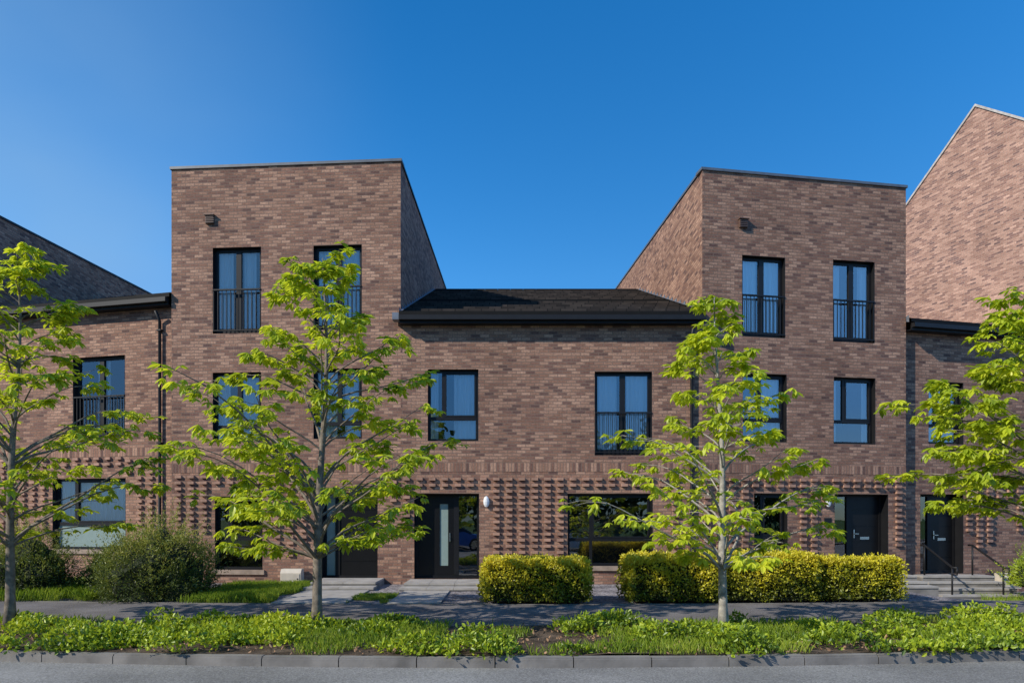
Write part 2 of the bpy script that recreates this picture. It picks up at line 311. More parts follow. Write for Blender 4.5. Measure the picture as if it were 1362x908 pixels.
    def lamp(s,px,py):
        u=s.u(px); z=s.z(px,py); s.box('wall_lamp_base',u-.05,u+.05,z-.1,z+.1,.0,.03)
        m=s.mb('wall_lamp_globe'); n=10; ring=[]
        for i in range(7):
            ph=-math.pi/2+math.pi*i/6
            ring.append([s.w(u+.075*math.cos(ph)*math.cos(t),z+.14*math.sin(ph),.06+.05*math.cos(ph)*math.sin(t)) for t in [2*math.pi*k/n for k in range(n)]])
        for i in range(6):
            for k in range(n): m.poly([ring[i][k],ring[i][(k+1)%n],ring[i+1][(k+1)%n],ring[i+1][k]])
    def studs(s,xa,xb,ytop,fn,step=.335,seed=0):
        ua,ub=s.u(xa),s.u(xb); k=int((ub-ua)/step); zt=s.z((xa+xb)/2,ytop); zt=round(zt/.075)*.075
        for i in range(k+1):
            u=ua+i*step; t=i/max(k,1); rows=int(fn(t,i))
            for j in range(rows):
                z=zt-.15*(j+1)+.002; o=rnd.uniform(-.004,.004)
                if any(h[0]-.14<u<h[1]+.14 and h[2]-.12<z<h[3]+.05 for h in s.holes): continue
                s.box('projecting_bricks',u-.08+o,u+.08+o,z,z+.068,0.001,.06+rnd.uniform(-.006,.015))
    def soldier(s,ua,ub,z,h=.215):
        segs=[(ua,ub)]
        for q in s.holes:
            if q[2]<z+h and q[3]>z:
                ns=[]
                for a,b in segs:
                    if q[1]<=a or q[0]>=b: ns.append((a,b)); continue
                    if q[0]>a: ns.append((a,q[0]))
                    if q[1]<b: ns.append((q[1],b))
                segs=ns
        for a,b in segs: s.mb('soldier_course').box(lambda p,q2,r:s.w(p,q2+z,r),a,b,0,h,.0,.006)
    MATS={'brick_wall':M_brick,'window_reveals':M_black,'window_frames':M_black,'glass':M_glass,'room_interior':M_room,'curtains':M_curt,'juliet_balcony':M_blackm,
      'stone_sill':M_sill,'frosted_pane':M_frost,'door_leaf':M_door,'door_handle':M_steel,'letter_plate':M_steel,'wall_lamp_base':M_blackm,'wall_lamp_globe':M_white,
      'projecting_bricks':M_stud,'soldier_course':M_soldier,'vent':M_brown,'number_plate':M_blackm,'gutter':M_blackm,'coping':M_coping,'fascia':M_black,'downpipe':M_blackm,'flashing':M_lead,'roof_tiles':M_tile,'roof_deck':M_lead}
    def finish(s,parent):
        for k,m in s.part.items(): m.obj(k,s.MATS[k],parent,smooth=(k in('wall_lamp_globe','curtains','downpipe')))
def sidewall(f,X,pts,key='brick_wall'):
    f.mb(key).poly([(X,d+CY,z) for d,z in pts],[(d,z) for d,z in pts])
def roof(f,E0,E1,R0,R1,ncourse=14,B0=None,B1=None):
    m=f.mb('roof_tiles'); E0,E1,R0,R1=[Vector((a[0],a[1]+CY,a[2])) for a in (E0,E1,R0,R1)]
    th=.075
    Ls=(R0-E0).length; W=(E1-E0).length
    for k in range(ncourse):
        a=k/ncourse; b=(k+1)/ncourse
        p=[E0.lerp(R0,a),E1.lerp(R1,a),E1.lerp(R1,b),E0.lerp(R0,b)]
        up=Vector((0,0,th)); uv=[(0,a*Ls),(W,a*Ls),(W,b*Ls),(0,b*Ls)]
        ql=[p[0]+up,p[1]+up,p[2]+up*.1,p[3]+up*.1]
        m.poly(ql,uv)
        m.poly([p[0]-up*.2,p[1]-up*.2,p[1]+up,p[0]+up],[(0,a*Ls),(W,a*Ls),(W,a*Ls),(0,a*Ls)])
    if B0:
        B0,B1=[Vector((a[0],a[1]+CY,a[2])) for a in (B0,B1)]
        m.poly([R0,R1,B1,B0],[(0,0),(W,0),(W,8),(0,8)])
    n=int(W/.45)
    for i in range(n):
        a=R0.lerp(R1,i/n); b=R0.lerp(R1,(i+.985)/n); o=Vector((0,0,.02))
        m.tube([a+o,b+o],.07,8)
CH=.065
def sidecoping(f,X,d0,z0,d1,z1,w=.16,key='coping'):
    m=f.mb(key); P=lambda x,d,z:(x,d+CY,z); x0,x1=X-w,X+w
    m.poly([P(x0,d0,z0+CH),P(x1,d0,z0+CH),P(x1,d1,z1+CH),P(x0,d1,z1+CH)])
    m.poly([P(x1,d0,z0),P(x1,d1,z1),P(x1,d1,z1+CH),P(x1,d0,z0+CH)]); m.poly([P(x0,d1,z1),P(x0,d0,z0),P(x0,d0,z0+CH),P(x0,d1,z1+CH)])
    m.poly([P(x0,d0,z0),P(x1,d0,z0),P(x1,d0,z0+CH),P(x0,d0,z0+CH)])
# ============ left tower
BASE=-.6
t1=Fac(-8.38,17.2,-2.54,16.8); h1=empty('brick_townhouse')
t1.french(283,329,347,443,((.04,.36),(.56,.84))); t1.french(417,326,481,438,((.05,.46),(.56,.96)))
t1.casement(283,495,347,587,.22,.5,cur=((.0,.3),(.55,.98))); t1.casement(417,490,481,583,.22,.5,cur=((.05,.45),(.6,.95)))
t1.casement(286,660,349,757,.42,.26,cur=(),sill=True)
t1.doorway(427,655,502,769,door=(.28,1.),side=(0,.2),sidecol='frost')
t1.wall(BASE,10.40)
zs1=t1.z(380,628)
t1.soldier(0,t1.L-.0,zs1+.0,.215)
t1.studs(238,282,628,lambda t,i:[10,13,10][i%3]); t1.studs(352,424,628,lambda t,i:[9,12,14,12,9,7][i%6]); t1.studs(506,530,628,lambda t,i:[7,5][i%2]); t1.studs(290,350,628,lambda t,i:2)
sidewall(t1,-2.54,[(16.8,BASE),(33,BASE),(33,11.95),(16.8,10.4)]); sidewall(t1,-8.38,[(33,BASE),(17.2,BASE),(17.2,10.4),(33,11.95)])
t1.mb('roof_deck').poly([(-8.38,17.2+CY,10.39),(-2.54,16.8+CY,10.39),(-2.54,33+CY,11.94),(-8.38,33+CY,11.94)])
t1.mb('brick_wall').poly([(-2.54,33+CY,BASE),(-8.38,33+CY,BASE),(-8.38,33+CY,11.95),(-2.54,33+CY,11.95)])
t1.box('coping',-.03,t1.L+.03,10.40,10.40+CH,.035,-.3)
sidecoping(t1,-2.62,17.1,10.43,33,11.95,.11,'fascia'); sidecoping(t1,-8.3,17.5,10.43,33,11.95,.11)
def vent(f,px,py):
    u=f.u(px); z=f.z(px,py); f.box('vent',u-.11,u+.11,z-.10,z+.10,0,.06); f.box('vent',u-.13,u+.13,z+.10,z+.12,0,.1)
    for i in range(4): f.box('vent',u-.1,u+.1,z-.085+.045*i,z-.07+.045*i,.06,.075)
vent(t1,280,293)
t1.finish(h1)
# ============ middle low house
m1=Fac(-2.54,16.8,4.89,16.8); h2=empty('brick_townhouse')
m1.casement(569,491,636,586,.32,.3,cur=((.5,.95),(0.0,.2))); m1.french(791,494,867,605,((.04,.42),(.57,.97)))
m1.doorway(551,656,637,769,door=(0,.60),strip=(.38,.51),side=(.68,1.),plate=False)
m1.casement(755,656,868,752,.36,.28,cur=(),full=True,sill=True)
ZW=m1.z(700,432); m1.wall(BASE,ZW+.05)
m1.soldier(0.0,m1.L,m1.z(700,627),.215)
def f1(t,i): return [9,9,3,3,4,3,3,13,14,14,13,12,14,13,2,3,2,3,2,3,2,13,14,12,14][i%25] 
m1.studs(541,915,629,f1,step=.315)
def downpipe(f,px,ztop,zbot=0.05,hook=None):
    u=f.u(px); m=f.mb('downpipe'); pts=[f.w(u,zbot,.16),f.w(u,zbot+.12,.07),f.w(u,ztop-.35,.07),f.w(u,ztop-.12,.22)]
    m.tube(pts,.038,10)
    for k in range(3):
        z=zbot+.6+k*(ztop-zbot-1.2)/2; f.box('downpipe',u-.06,u+.06,z,z+.04,0.002,.12)
downpipe(m1,919,ZW-.02)
m1.box('fascia',0.003,m1.L-.003,ZW-.02,ZW+.17,.24,.21); m1.box('fascia',0.003,m1.L-.003,ZW-.02,ZW+.0,.21,.0)
m1.box('gutter',0.003,m1.L-.003,ZW+.04,ZW+.15,.35,.245)
roof(m1,(-2.537,16.48,ZW+.17),(4.887,16.48,ZW+.17),(-2.537,24.8,9.88),(4.887,24.8,9.88),14,(-2.537,33,6.6),(4.887,33,6.6))
def flash(f,X,side,d0,z0,d1,z1,w=.08,h=.12):
    m=f.mb('flashing'); P=lambda x,d,z:(x,d+CY,z)
    n=18
    for i in range(n):
        a=i/n; b=(i+1)/n; da,db=d0+(d1-d0)*a,d0+(d1-d0)*b; za,zb=z0+(z1-z0)*a,z0+(z1-z0)*b
        x=X+side*.012
        m.poly([P(x,da,za),P(x,db,zb),P(x,db,za+h+.06),P(x,da,za+h+.06)])
    m.poly([P(X+side*.01,d0,z0+.085),P(X+side*w,d0,z0+.085),P(X+side*w,d1,z1+.085),P(X+side*.01,d1,z1+.085)])
flash(m1,-2.54,1,16.48,ZW+.17,24.8,9.88); flash(m1,4.89,-1,16.48,ZW+.17,24.8,9.88)
m1.lamp(647,667); u=m1.u(541); m1.box('number_plate',u-.09,u+.09,1.6,1.72,.0,.012)
m1.box('flashing',-.16,.02,ZW+.05,ZW+.22,.05,.30)
m1.finish(h2)
# ============ right tower
t2=Fac(4.89,16.8,10.45,17.72); h3=empty('brick_townhouse')
t2.french(987,341,1044,448,((.05,.45),(.6,.97))); t2.french(1108,347,1163,455,((.04,.3),(.72,.96)))
t2.casement(988,497,1046,587,.32,.4,cur=((.5,1.),)); t2.casement(1109,502,1164,590,.34,.3,cur=((.0,.2),(.8,1)))
t2.casement(1003,656,1047,747,.36,.3,cur=(),sill=True)
t2.doorway(1110,657,1181,762,door=(.42,1.),side=(0,.34))
t2.wall(BASE,10.19)
t2.soldier(0,t2.L,t2.z(1080,630),.215)
t2.studs(940,1000,631,lambda t,i:[11,13,14,12][i%4]); t2.studs(1053,1205,631,lambda t,i:[10,13,14,5,3,2,3,2,3,4,12,13][i%12],step=.30); t2.studs(1004,1050,631,lambda t,i:2)
sidewall(t2,4.89,[(33,BASE),(16.8,BASE),(16.8,10.19),(33,11.95)]); sidewall(t2,10.45,[(17.72,BASE),(33,BASE),(33,11.95),(17.72,10.19)])
t2.mb('roof_deck').poly([(4.89,16.8+CY,10.18),(10.45,17.72+CY,10.18),(10.45,33+CY,11.94),(4.89,33+CY,11.94)])
t2.mb('brick_wall').poly([(10.45,33+CY,BASE),(4.89,33+CY,BASE),(4.89,33+CY,11.95),(10.45,33+CY,11.95)])
t2.box('coping',-.03,t2.L+.03,10.19,10.19+CH,.035,-.3); sidecoping(t2,4.97,17.1,10.22,33,11.95,.11); sidecoping(t2,10.37,18.05,10.22,33,11.95,.11)
vent(t2,988,298); t2.lamp(1100,667); u=t2.u(1101); z=t2.z(1101,692); t2.box('number_plate',u-.1,u+.1,z-.07,z+.07,0,.012)
t2.finish(h3)
# ============ left low house
l1=Fac(-15.8,19.1,-8.38,17.4); h0=empty('brick_townhouse')
l1.french(97,474,166,582,((.35,.6),)); l1.casement(70,636,167,730,.36,.28,cur=((.0,1.),),frost=True,sill=True)
l1.french(-80,474,-20,582); ZL=l1.z(228,408)
l1.wall(BASE,ZL+.05); zz=l1.z(190,606)
l1.soldier(0,l1.L,zz,.215); l1.studs(172,215,606,lambda t,i:[12,13,12][i%3]); l1.studs(20,168,606,lambda t,i:2); l1.studs(-60,66,606,lambda t,i:[10,13,12,14][i%4])
l1.box('fascia',0,l1.L-.02,ZL-.02,ZL+.17,.24,.21); l1.box('fascia',0,l1.L-.02,ZL-.02,ZL,.21,0); l1.box('gutter',0,l1.L-.02,ZL+.04,ZL+.15,.35,.245)
downpipe(l1,215,ZL-.02)
roof(l1,(-15.8,18.78,ZL+.17),(-8.383,17.08,ZL+.17),(-15.8,27.1,10.3),(-8.383,25.4,10.3),14,(-15.8,34,7),(-8.383,33,7))
l1.finish(h0)
# ============ far-left tower, only its shaded flank in view
t0=Fac(-22.0,20.4,-15.8,18.9); hL=empty('brick_townhouse')
t0.wall(BASE,10.88)
sidewall(t0,-15.8,[(18.9,BASE),(34,BASE),(34,11.84),(18.9,10.88)]); t0.mb('roof_deck').poly([(-22,20.4+CY,10.87),(-15.8,18.9+CY,10.87),(-15.8,34+CY,11.83),(-22,34+CY,11.83)])
sidewall(t0,-22,[(34,BASE),(20.4,BASE),(20.4,10.88),(34,11.84)])
t0.box('coping',0,t0.L,10.88,10.95,.035,-.3); sidecoping(t0,-15.88,19.2,10.9,34,11.86,.11,'fascia'); t0.finish(hL)
# ============ right low house
r1=Fac(10.64,17.9,15.5,18.98); h4=empty('brick_townhouse')
r1.casement(1235,508,1281,590,.3,.3,cur=((.1,.9),)); r1.doorway(1224,657,1281,762,door=(.42,1.),side=(0,.34)); 
ZR=r1.z(1209,441); r1.wall(BASE,ZR+.05,-.15)
r1.soldier(-.15,r1.L,r1.z(1250,634),.215); r1.studs(1288,1400,634,lambda t,i:[10,13,12,5,4][i%5])
r1.box('fascia',-.15,r1.L,ZR-.02,ZR+.17,.24,.21); r1.box('fascia',-.15,r1.L,ZR-.02,ZR,.21,0); r1.box('gutter',-.15,r1.L,ZR+.04,ZR+.15,.35,.245)
roof(r1,(10.46,17.5,ZR+.17),(15.5,18.66,ZR+.17),(10.46,25.9,9.37),(15.5,26.5,9.37),14,(10.46,33,6.5),(15.5,33,6.5))
sidewall(r1,15.5,[(18.98,BASE),(31,BASE),(31,7),(26.5,9.3),(18.98,ZR+.05)])
r1.lamp(1292,667); u=r1.u(1290); z=r1.z(1290,690); r1.box('number_plate',u-.08,u+.08,z-.06,z+.06,0,.012)
flash(r1,10.45,1,17.6,ZR+.17,25.9,9.37)
r1.finish(h4)
# ============ tall gable building behind right
gb=empty('brick_apartment_building'); th=math.radians(20); ax,ad=18.0,26.0; az=17.31; HW=6.2
def gp(s,off,z): return (ax-s*math.sin(th)+off*math.cos(th), ad+s*math.cos(th)+CY+off*math.sin(th), z)
g=MB(); ze=az-.855*HW
P=[(-HW,BASE),(HW,BASE),(HW,ze),(0,az),(-HW,ze)]
g.poly([gp(s,0,z) for s,z in P][::-1],[(s,z) for s,z in P][::-1])
g.poly([gp(-HW,0,BASE),gp(-HW,14,BASE),gp(-HW,14,ze),gp(-HW,0,ze)],[(0,BASE),(14,BASE),(14,ze),(0,ze)])
g.obj('brick_wall',M_brick2,gb)
g=MB()
for sg in (-1,1): 
    g.poly([gp(sg*HW*1.02,-.02,ze-.1),gp(0,-.02,az),gp(0,14,az),gp(sg*HW*1.02,14,ze-.1)])
g.obj('roof',M_tile,gb)
g=MB()
for sg in (-1,1):
    a=[gp(sg*HW*1.02,-.05,ze-.11),gp(0,-.05,az+.0),gp(0,-.05,az+.10),gp(sg*HW*1.02,-.05,ze-.01)]; b=[gp(sg*HW*1.02,.3,ze-.11),gp(0,.3,az),gp(0,.3,az+.10),gp(sg*HW*1.02,.3,ze-.01)]
    g.poly(a); g.poly([a[3],a[2],b[2],b[3]]); g.poly([a[0],a[1],b[1],b[0]])
g.obj('verge_coping',simple('pale_coping',(.42,.39,.36),.6),gb)
# ------------------------------------------------------------------ ground
def cv(x):
    ax_=abs(x)
    return .0104*x*x if ax_<9 else .0104*81+.1872*(ax_-9)*.6
def sstep(a,b,x):
    t=min(1,max(0,(x-a)/(b-a))); return t*t*(3-2*t)
def gh(x,y):
    y0=-4.0+cv(x)*.55
    return -.38*sstep(8.9,10.4,x)*sstep(y0+.05,y0+1.6,y)
def strip(name,mat,ya,yb,z,x0=-60,x1=60,nx=120,ny=1,hf=None,par=None):
    m=MB()
    for i in range(nx):
        xa=x0+(x1-x0)*i/nx; xb=x0+(x1-x0)*(i+1)/nx
        for j in range(ny):
            def pt(x,t):
                a,b=ya(x),yb(x); y=a+(b-a)*t; return (x,y,z+(hf(x,y) if hf else 0))
            m.poly([pt(xa,j/ny),pt(xb,j/ny),pt(xb,(j+1)/ny),pt(xa,(j+1)/ny)])
    return m.obj(name,mat,par)
g=MB(); g.poly([(-900,-900,-.63),(900,-900,-.63),(900,900,-.63),(-900,900,-.63)]); g.obj('ground',M_gnd)
yk=lambda x:-9.0+cv(x); yp0=lambda x:-6.6+cv(x)*.75; yp1=lambda x:-4.0+cv(x)*.55
strip('road',M_road,lambda x:-21,lambda x:yk(x),-.10)
strip('pavement',M_pave,lambda x:yp0(x)+.06,lambda x:yp1(x)-.06,0)
strip('planting_bed',M_soil,lambda x:yk(x)+.12,lambda x:yp0(x)+.0,.012,-30,30,150,8,lambda x,y:.05*noise.noise(Vector((x*1.5,y*1.5,0))))
strip('front_garden_gravel',M_gravel,lambda x:yp1(x)-.0,lambda x:4.5,.0,-40,40,200,30,lambda x,y:gh(x,y)-.006)
strip('verge_grass_opposite',M_gnd,lambda x:-60,lambda x:-23.5,-.0,-80,80,20)
strip('pavement',M_pave,lambda x:-23.5,lambda x:-21,.0)
def kerb(name,fy,side,z0,z1,w,mat,L=.9,x0=-28,x1=28):
    m=MB(); x=x0
    while x<x1:
        a,b=x+.006,x+L-.006; dz=rnd.uniform(-.004,.004)
        ya,yb=fy(a),fy(b)
        def fn(p,q,r): 
            t=(p-a)/(b-a); return (p,ya+(yb-ya)*t+r,q)
        m.box(lambda p,q,r:fn(p,q,-r),a,b,z0,z1+dz-.02,-w,0); m.box(lambda p,q,r:fn(p,q,-r),a,b,z1+dz-.02,z1+dz,-w,-.018)
        x+=L
    m.obj(name,mat)
kerb('kerb',yk,1,-.2,.012,.13,M_conc); kerb('kerb',yp0,1,-.1,.012,.055,M_conc); kerb('kerb',lambda x:yp1(x)-.06,1,-.1,.01,.055,M_conc)
# steps ------------------------------------------------------
def steps(name,x0,x1,yback,zs,tread,mat=M_slab):
    p=empty(name); y=yback
    for i,(z,zb) in enumerate(zs):
        m=MB(); t=tread[i]; m.wbox(x0-.04*i,x1+.04*i,y-t,y,zb,z-.045); m.obj('riser_%d'%(i+1),M_conc,p)
        m=MB()
        k=max(1,round((x1-x0)/.6)); w=(x1-x0+.08*i)/k
        for j in range(k): m.wbox(x0-.04*i+j*w+.003,x0-.04*i+(j+1)*w-.003,y-t-.02,y-(0 if i==0 else .0),z-.045,z)
        m.obj('tread_%d'%(i+1),mat,p); y-=t
    return p
steps('door_steps',-4.45,-2.95,.05,[(.15,-.05),(.075,-.05)],[1.15,.45])
steps('door_steps',-2.3,-.55,-.01,[(.125,-.05),(.065,-.05)],[1.1,.5])
steps('door_steps',8.2,9.9,.75,[(.25,-.4),(.13,-.4),(.06,-.4)],[1.2,.35,.35])
sp=steps('door_steps',10.75,12.6,1.25,[(.145,-.5),(.015,-.5),(-.115,-.5),(-.245,-.5)],[.55,.32,.32,.32])
m=MB(); m.wbox(-2.2,-1.2,-3.9,-1.7,.0,.022); m.obj('garden_path',M_slab)
m=MB(); m.wbox(-4.4,-3.0,-3.9,-1.6,.0,.022); m.obj('garden_path',M_slab)
def rail(x):
    p=empty('handrail'); m=MB(); yb,yf=.95,-.15
    top=[(x,yb+.15,.92),(x,yb,.92),(x,yf,.42),(x,yf-.18,.42)]
    m.tube(top,.026,8); m.tube([(x,yb,.1),(x,yb,.92)],.022,8); m.tube([(x,yf,-.45),(x,yf,.42)],.022,8); m.tube([(x,yf-.18,.42),(x,yf-.18,.25),(x,yf,.25)],.018,8)
    m.obj('rail',M_blackm,p,True)
rail(10.95); rail(12.2)
def meter(x,y,z0,w=.5,h=.38):
    p=empty('gas_meter_box'); m=MB(); pts=[(y,z0),(y-.28,z0),(y-.28,z0+h*.75),(y-.2,z0+h),(y,z0+h)]
    m.poly([(x,a,b) for a,b in pts][::-1]); m.poly([(x+w,a,b) for a,b in pts])
    for i in range(5):
        a=pts[i]; b=pts[(i+1)%5]; m.poly([(x,a[0],a[1]),(x+w,a[0],a[1]),(x+w,b[0],b[1]),(x,b[0],b[1])])
    m.obj('cabinet',M_beige,p); m=MB(); m.wbox(x+.03,x+w-.03,y-.292,y-.281,z0+.04,z0+h*.7); m.obj('door',M_beige,p); m=MB(); m.wbox(x+w-.09,x+w-.06,y-.3,y-.292,z0+h*.35,z0+h*.42); m.obj('lock',M_blackm,p)
meter(-5.45,.1,0); meter(7.75,.4,.0); meter(12.95,1.2,-.2)
M_tyre=simple('tyre',(.015,.015,.015),.9); M_cglass=simple('car_glass',(.01,.012,.015),.08)
def car(xc,yc,paint,d=1):
    p=empty('parked_car'); P=lambda x,w,z:(xc+d*x,yc+w,z-.1)
    low=[(-2.15,.28),(-2.2,.55),(-2.1,.85),(-1.75,.95),(.75,.98),(1.35,.86),(2.0,.74),(2.15,.55),(2.12,.28)]
    top=[(-2.0,.93),(-1.65,1.36),(-1.1,1.46),(.0,1.45),(.45,1.32),(1.15,.92)]
    m=MB(); W=.88
    def ext(m,pts,w0,w1=None,inset=None):
        A=[P(x,-w0,z) for x,z in pts]; B=[P(x,w0,z) for x,z in pts]
        if inset: A=[P(x,-(w0-inset*max(0,(z-.93))/.5),z) for x,z in pts]; B=[P(x,(w0-inset*max(0,(z-.93))/.5),z) for x,z in pts]
        m.poly(A); m.poly(B[::-1]); n=len(pts)
        for i in range(n): j=(i+1)%n; m.poly([A[i],A[j],B[j],B[i]])
    ext(m,low,W); m.obj('body',paint,p)
    m=MB(); ext(m,top,W-.03,inset=.2); m.obj('greenhouse',M_cglass,p)
    m=MB(); rf=[(-1.7,1.37),(-1.1,1.475),(.0,1.465),(.42,1.35),(.4,1.33),(0,1.44),(-1.1,1.45)]
    ext(m,rf,W-.2)
    for x0,x1,zt in ((-.15,-.05,1.45),(-1.25,-1.15,1.44)):
        for sg in (-1,1): m.poly([P(x0,sg*(W-.02),.93),P(x1,sg*(W-.02),.93),P(x1,sg*(W-.22),zt),P(x0,sg*(W-.22),zt)])
    m.obj('roof_and_pillars',paint,p)
    m=MB()
    for x in (-1.35,1.35):
        for sg in (-1,1): m.tube([P(x,sg*.70,.33),P(x,sg*.90,.33)],.33,18)
    m.obj('tyres',M_tyre,p); m=MB()
    for x in (-1.35,1.35):
        for sg in (-1,1): m.tube([P(x,sg*.895,.33),P(x,sg*.915,.33)],.2,12)
    m.obj('wheel_rims',M_steel,p)
car(3.2,-19.9,simple('car_paint_white',(.7,.7,.72),.2,noise_amt=.02)); car(-2.9,-19.9,simple('car_paint_blue',(.03,.14,.5),.2,noise_amt=.02)); car(-9.5,-19.9,simple('car_paint_grey',(.12,.12,.13),.2,noise_amt=.02),-1)
# ------------------------------------------------------------------ foliage helpers
def leaf_obj(name,C,U,V,mat,parent=None,fold=.25):
    n=len(C); Nn=np.cross(U,V); Nn/= (np.linalg.norm(Nn,axis=1,keepdims=True)+1e-9)
    w=np.linalg.norm(V,axis=1,keepdims=True); up=Nn*w*fold; dr=-Nn*np.linalg.norm(U,axis=1,keepdims=True)*.06
    v=np.empty((n,6,3)); v[:,0]=C; v[:,1]=C+U*.35+V*.85+up; v[:,2]=C+U*.7+V*.8+up; v[:,3]=C+U+dr; v[:,4]=C+U*.7-V*.8+up; v[:,5]=C+U*.35-V*.85+up
    f=np.array([[0,1,2,3],[0,3,4,5]])[None]+ (np.arange(n)*6)[:,None,None]
    return raw(name,v.reshape(-1,3),f.reshape(-1,4),mat,parent)
def raw(name,v,f,mat,parent=None):
    me=bpy.data.meshes.new(name); me.from_pydata(v.tolist(),[],f.tolist()); me.update(); me.materials.append(mat)
    o=bpy.data.objects.new(name,me); link(o)
    if parent: o.parent=parent
    return o
def quads(name,C,size,mat,parent=None,asp=.5,nrm=None,bias=.0):
    n=len(C); U=nr.normal(size=(n,3)); 
    if nrm is not None: U=U*(1-bias)+nrm*bias*1.2
    U/=np.linalg.norm(U,axis=1,keepdims=True); R=nr.normal(size=(n,3)); V=np.cross(U,R); V/=np.linalg.norm(V,axis=1,keepdims=True)
    s=(size*nr.uniform(.6,1.3,n))[:,None]
    return leaf_obj(name,C,U*s,V*s*asp*.5,mat,parent)
# ------------------------------------------------------------------ trees
def tree(x,y,H,prof,z0,nprim,mat,bark,seed,lean=(0,0),trunk_r=.068,clus=1.0,zb=0,ls=1.0):
    R=random.Random(seed); p=empty('street_tree'); w=MB(); C=[];U=[];V=[]
    tp=[]; tr=[]; n=12
    for i in range(n+1):
        t=i/n; tp.append(Vector((x+lean[0]*t+.06*math.sin(t*7+seed)*t,y+lean[1]*t+.06*math.cos(t*6+seed)*t,zb-.05+(H+.05)*t)))
        tr.append(trunk_r*(1-t)**.95*1.0+.006+(.03 if i==0 else 0))
    w.tube(tp,tr,10)
    def trunkpt(z):
        t=max(0,min(1,(z-zb)/H))*n; i=min(n-1,int(t)); return tp[i].lerp(tp[i+1],t-i),tr[i]
    def leafcluster(pt,out,nl=None,sc=1.0):
        nl=nl or R.choice([5,5,6,7]); a0=R.uniform(0,6.28)
        dr0=R.uniform(.0,.85)
        pet=Vector((out.x*.06+R.uniform(-.05,.05),out.y*.06+R.uniform(-.05,.05),R.uniform(-.05,.05)))
        c=pt+pet; ax0=math.atan2(out.y,out.x)
        sc*=R.uniform(.65,1.2)*ls
        for k in range(nl):
            a=ax0+(k-(nl-1)/2)*(4.4/nl)+R.uniform(-.2,.2); dr=dr0+R.uniform(-.25,.35)+.25*abs(k-(nl-1)/2)/nl
            Ln=sc*R.uniform(.135,.20)*(1-.25*abs(k-(nl-1)/2)/(nl/2))
            u=Vector((math.cos(a)*math.cos(dr),math.sin(a)*math.cos(dr),-math.sin(dr)))
            side=Vector((-math.sin(a),math.cos(a),R.uniform(-.5,.5))); side=(side-u*side.dot(u)).normalized()
            C.append(c);U.append(u*Ln);V.append(side*Ln*R.uniform(.19,.27))
    for i in range(nprim):
        t=(i+.5)/nprim; zt=z0+(H-z0)*(t**.9)+R.uniform(-.16,.16); az=i*2.39996+R.uniform(-.6,.6)+seed
        rmax=prof((zt-z0)/(H-z0),az)*R.uniform(.55,1.15)
        if rmax<.08: continue
        zs=max(z0*.82+zb,zt-rmax*R.uniform(.3,.8)); 
        b0,br=trunkpt(zs); tipz=zt
        pts=[]; m=7; bend=R.uniform(-.5,.5); wz=R.uniform(0,6)
        for k in range(m+1):
            q=k/m; a=az+bend*q; rr=rmax*q; zz=b0.z+(tipz-b0.z)*(q**.75)-.10*rmax*max(0,q-.6)+.05*rmax*math.sin(q*6+wz)*q
            pts.append(Vector((b0.x+math.cos(a)*rr+R.uniform(-.02,.02)*q,b0.y+math.sin(a)*rr,zz)))
        r0=min(br*.5,.006+.009*rmax); w.tube(pts,[max(.0025,r0*(1-.85*k/m)) for k in range(m+1)],6,False)
        nsub=int(2+rmax*3.4)
        for s in range(nsub):
            q=R.uniform(.25,.97); k=min(m-1,int(q*m)); bp=pts[k].lerp(pts[k+1],q*m-k)
            sa=az+R.choice([-1,1])*R.uniform(.5,1.2); sl=R.uniform(.18,.42)*(.5+.4*rmax)
            sp=[bp+Vector((math.cos(sa)*sl*g,math.sin(sa)*sl*g,sl*(.25*g-.25*g*g)+R.uniform(-.01,.01))) for g in (0,.33,.66,1)]
            w.tube(sp,[.0045,.0038,.003,.002],5,False)
            for g in range(int(R.uniform(2.5,5)*clus)):
                gq=R.uniform(.35,1.05); pp=sp[0].lerp(sp[3],gq)+Vector((R.uniform(-.03,.03),R.uniform(-.03,.03),R.uniform(-.02,.04)))
                leafcluster(pp,Vector((math.cos(sa+R.uniform(-1,1)),math.sin(sa+R.uniform(-1,1)),0)))
        for g in range(int(R.uniform(4,7)*clus)):
            q=R.uniform(.4,1.02); k=min(m-1,int(q*m)); bp=pts[k].lerp(pts[k+1],min(1,q*m-k)); leafcluster(bp,Vector((math.cos(az+R.uniform(-1.3,1.3)),math.sin(az+R.uniform(-1.3,1.3)),0)))
        for g in range(3): leafcluster(pts[-1]+Vector((R.uniform(-.03,.03),R.uniform(-.03,.03),R.uniform(-.03,.03))),Vector((math.cos(az+g-1),math.sin(az+g-1),0)),7)
    for g in range(8): leafcluster(tp[-1]+Vector((0,0,-.03*g)),Vector((math.cos(g),math.sin(g),0)))
    w.obj('trunk_and_limbs',bark,p,True)
    leaf_obj('foliage',np.array([tuple(c) for c in C]),np.array([tuple(c) for c in U]),np.array([tuple(c) for c in V]),mat,p)
    return p
def pr1(t,az):
    base=np.interp(t,[0,.12,.3,.5,.65,.8,.92,1],[1.5,1.8,1.9,1.9,1.4,.9,.6,.3]); return base*(1+.12*math.sin(3*az))
def pr2(t,az):
    base=np.interp(t,[0,.15,.3,.45,.6,.8,1],[.95,1.4,2.05,1.35,.85,.5,.25]); return base*(1+.12*math.sin(2*az))
TY=-7.12
tree((421-VX)/F*9.68,TY,5.3,pr1,1.3,66,M_leafA,M_bark,3,lean=(.12,.05),clus=.95,ls=.88)
tree((963-VX)/F*9.68,TY,4.7,pr2,1.1,52,M_leafB,M_bark2,11,lean=(-.1,0),clus=.8,trunk_r=.06,ls=.88)
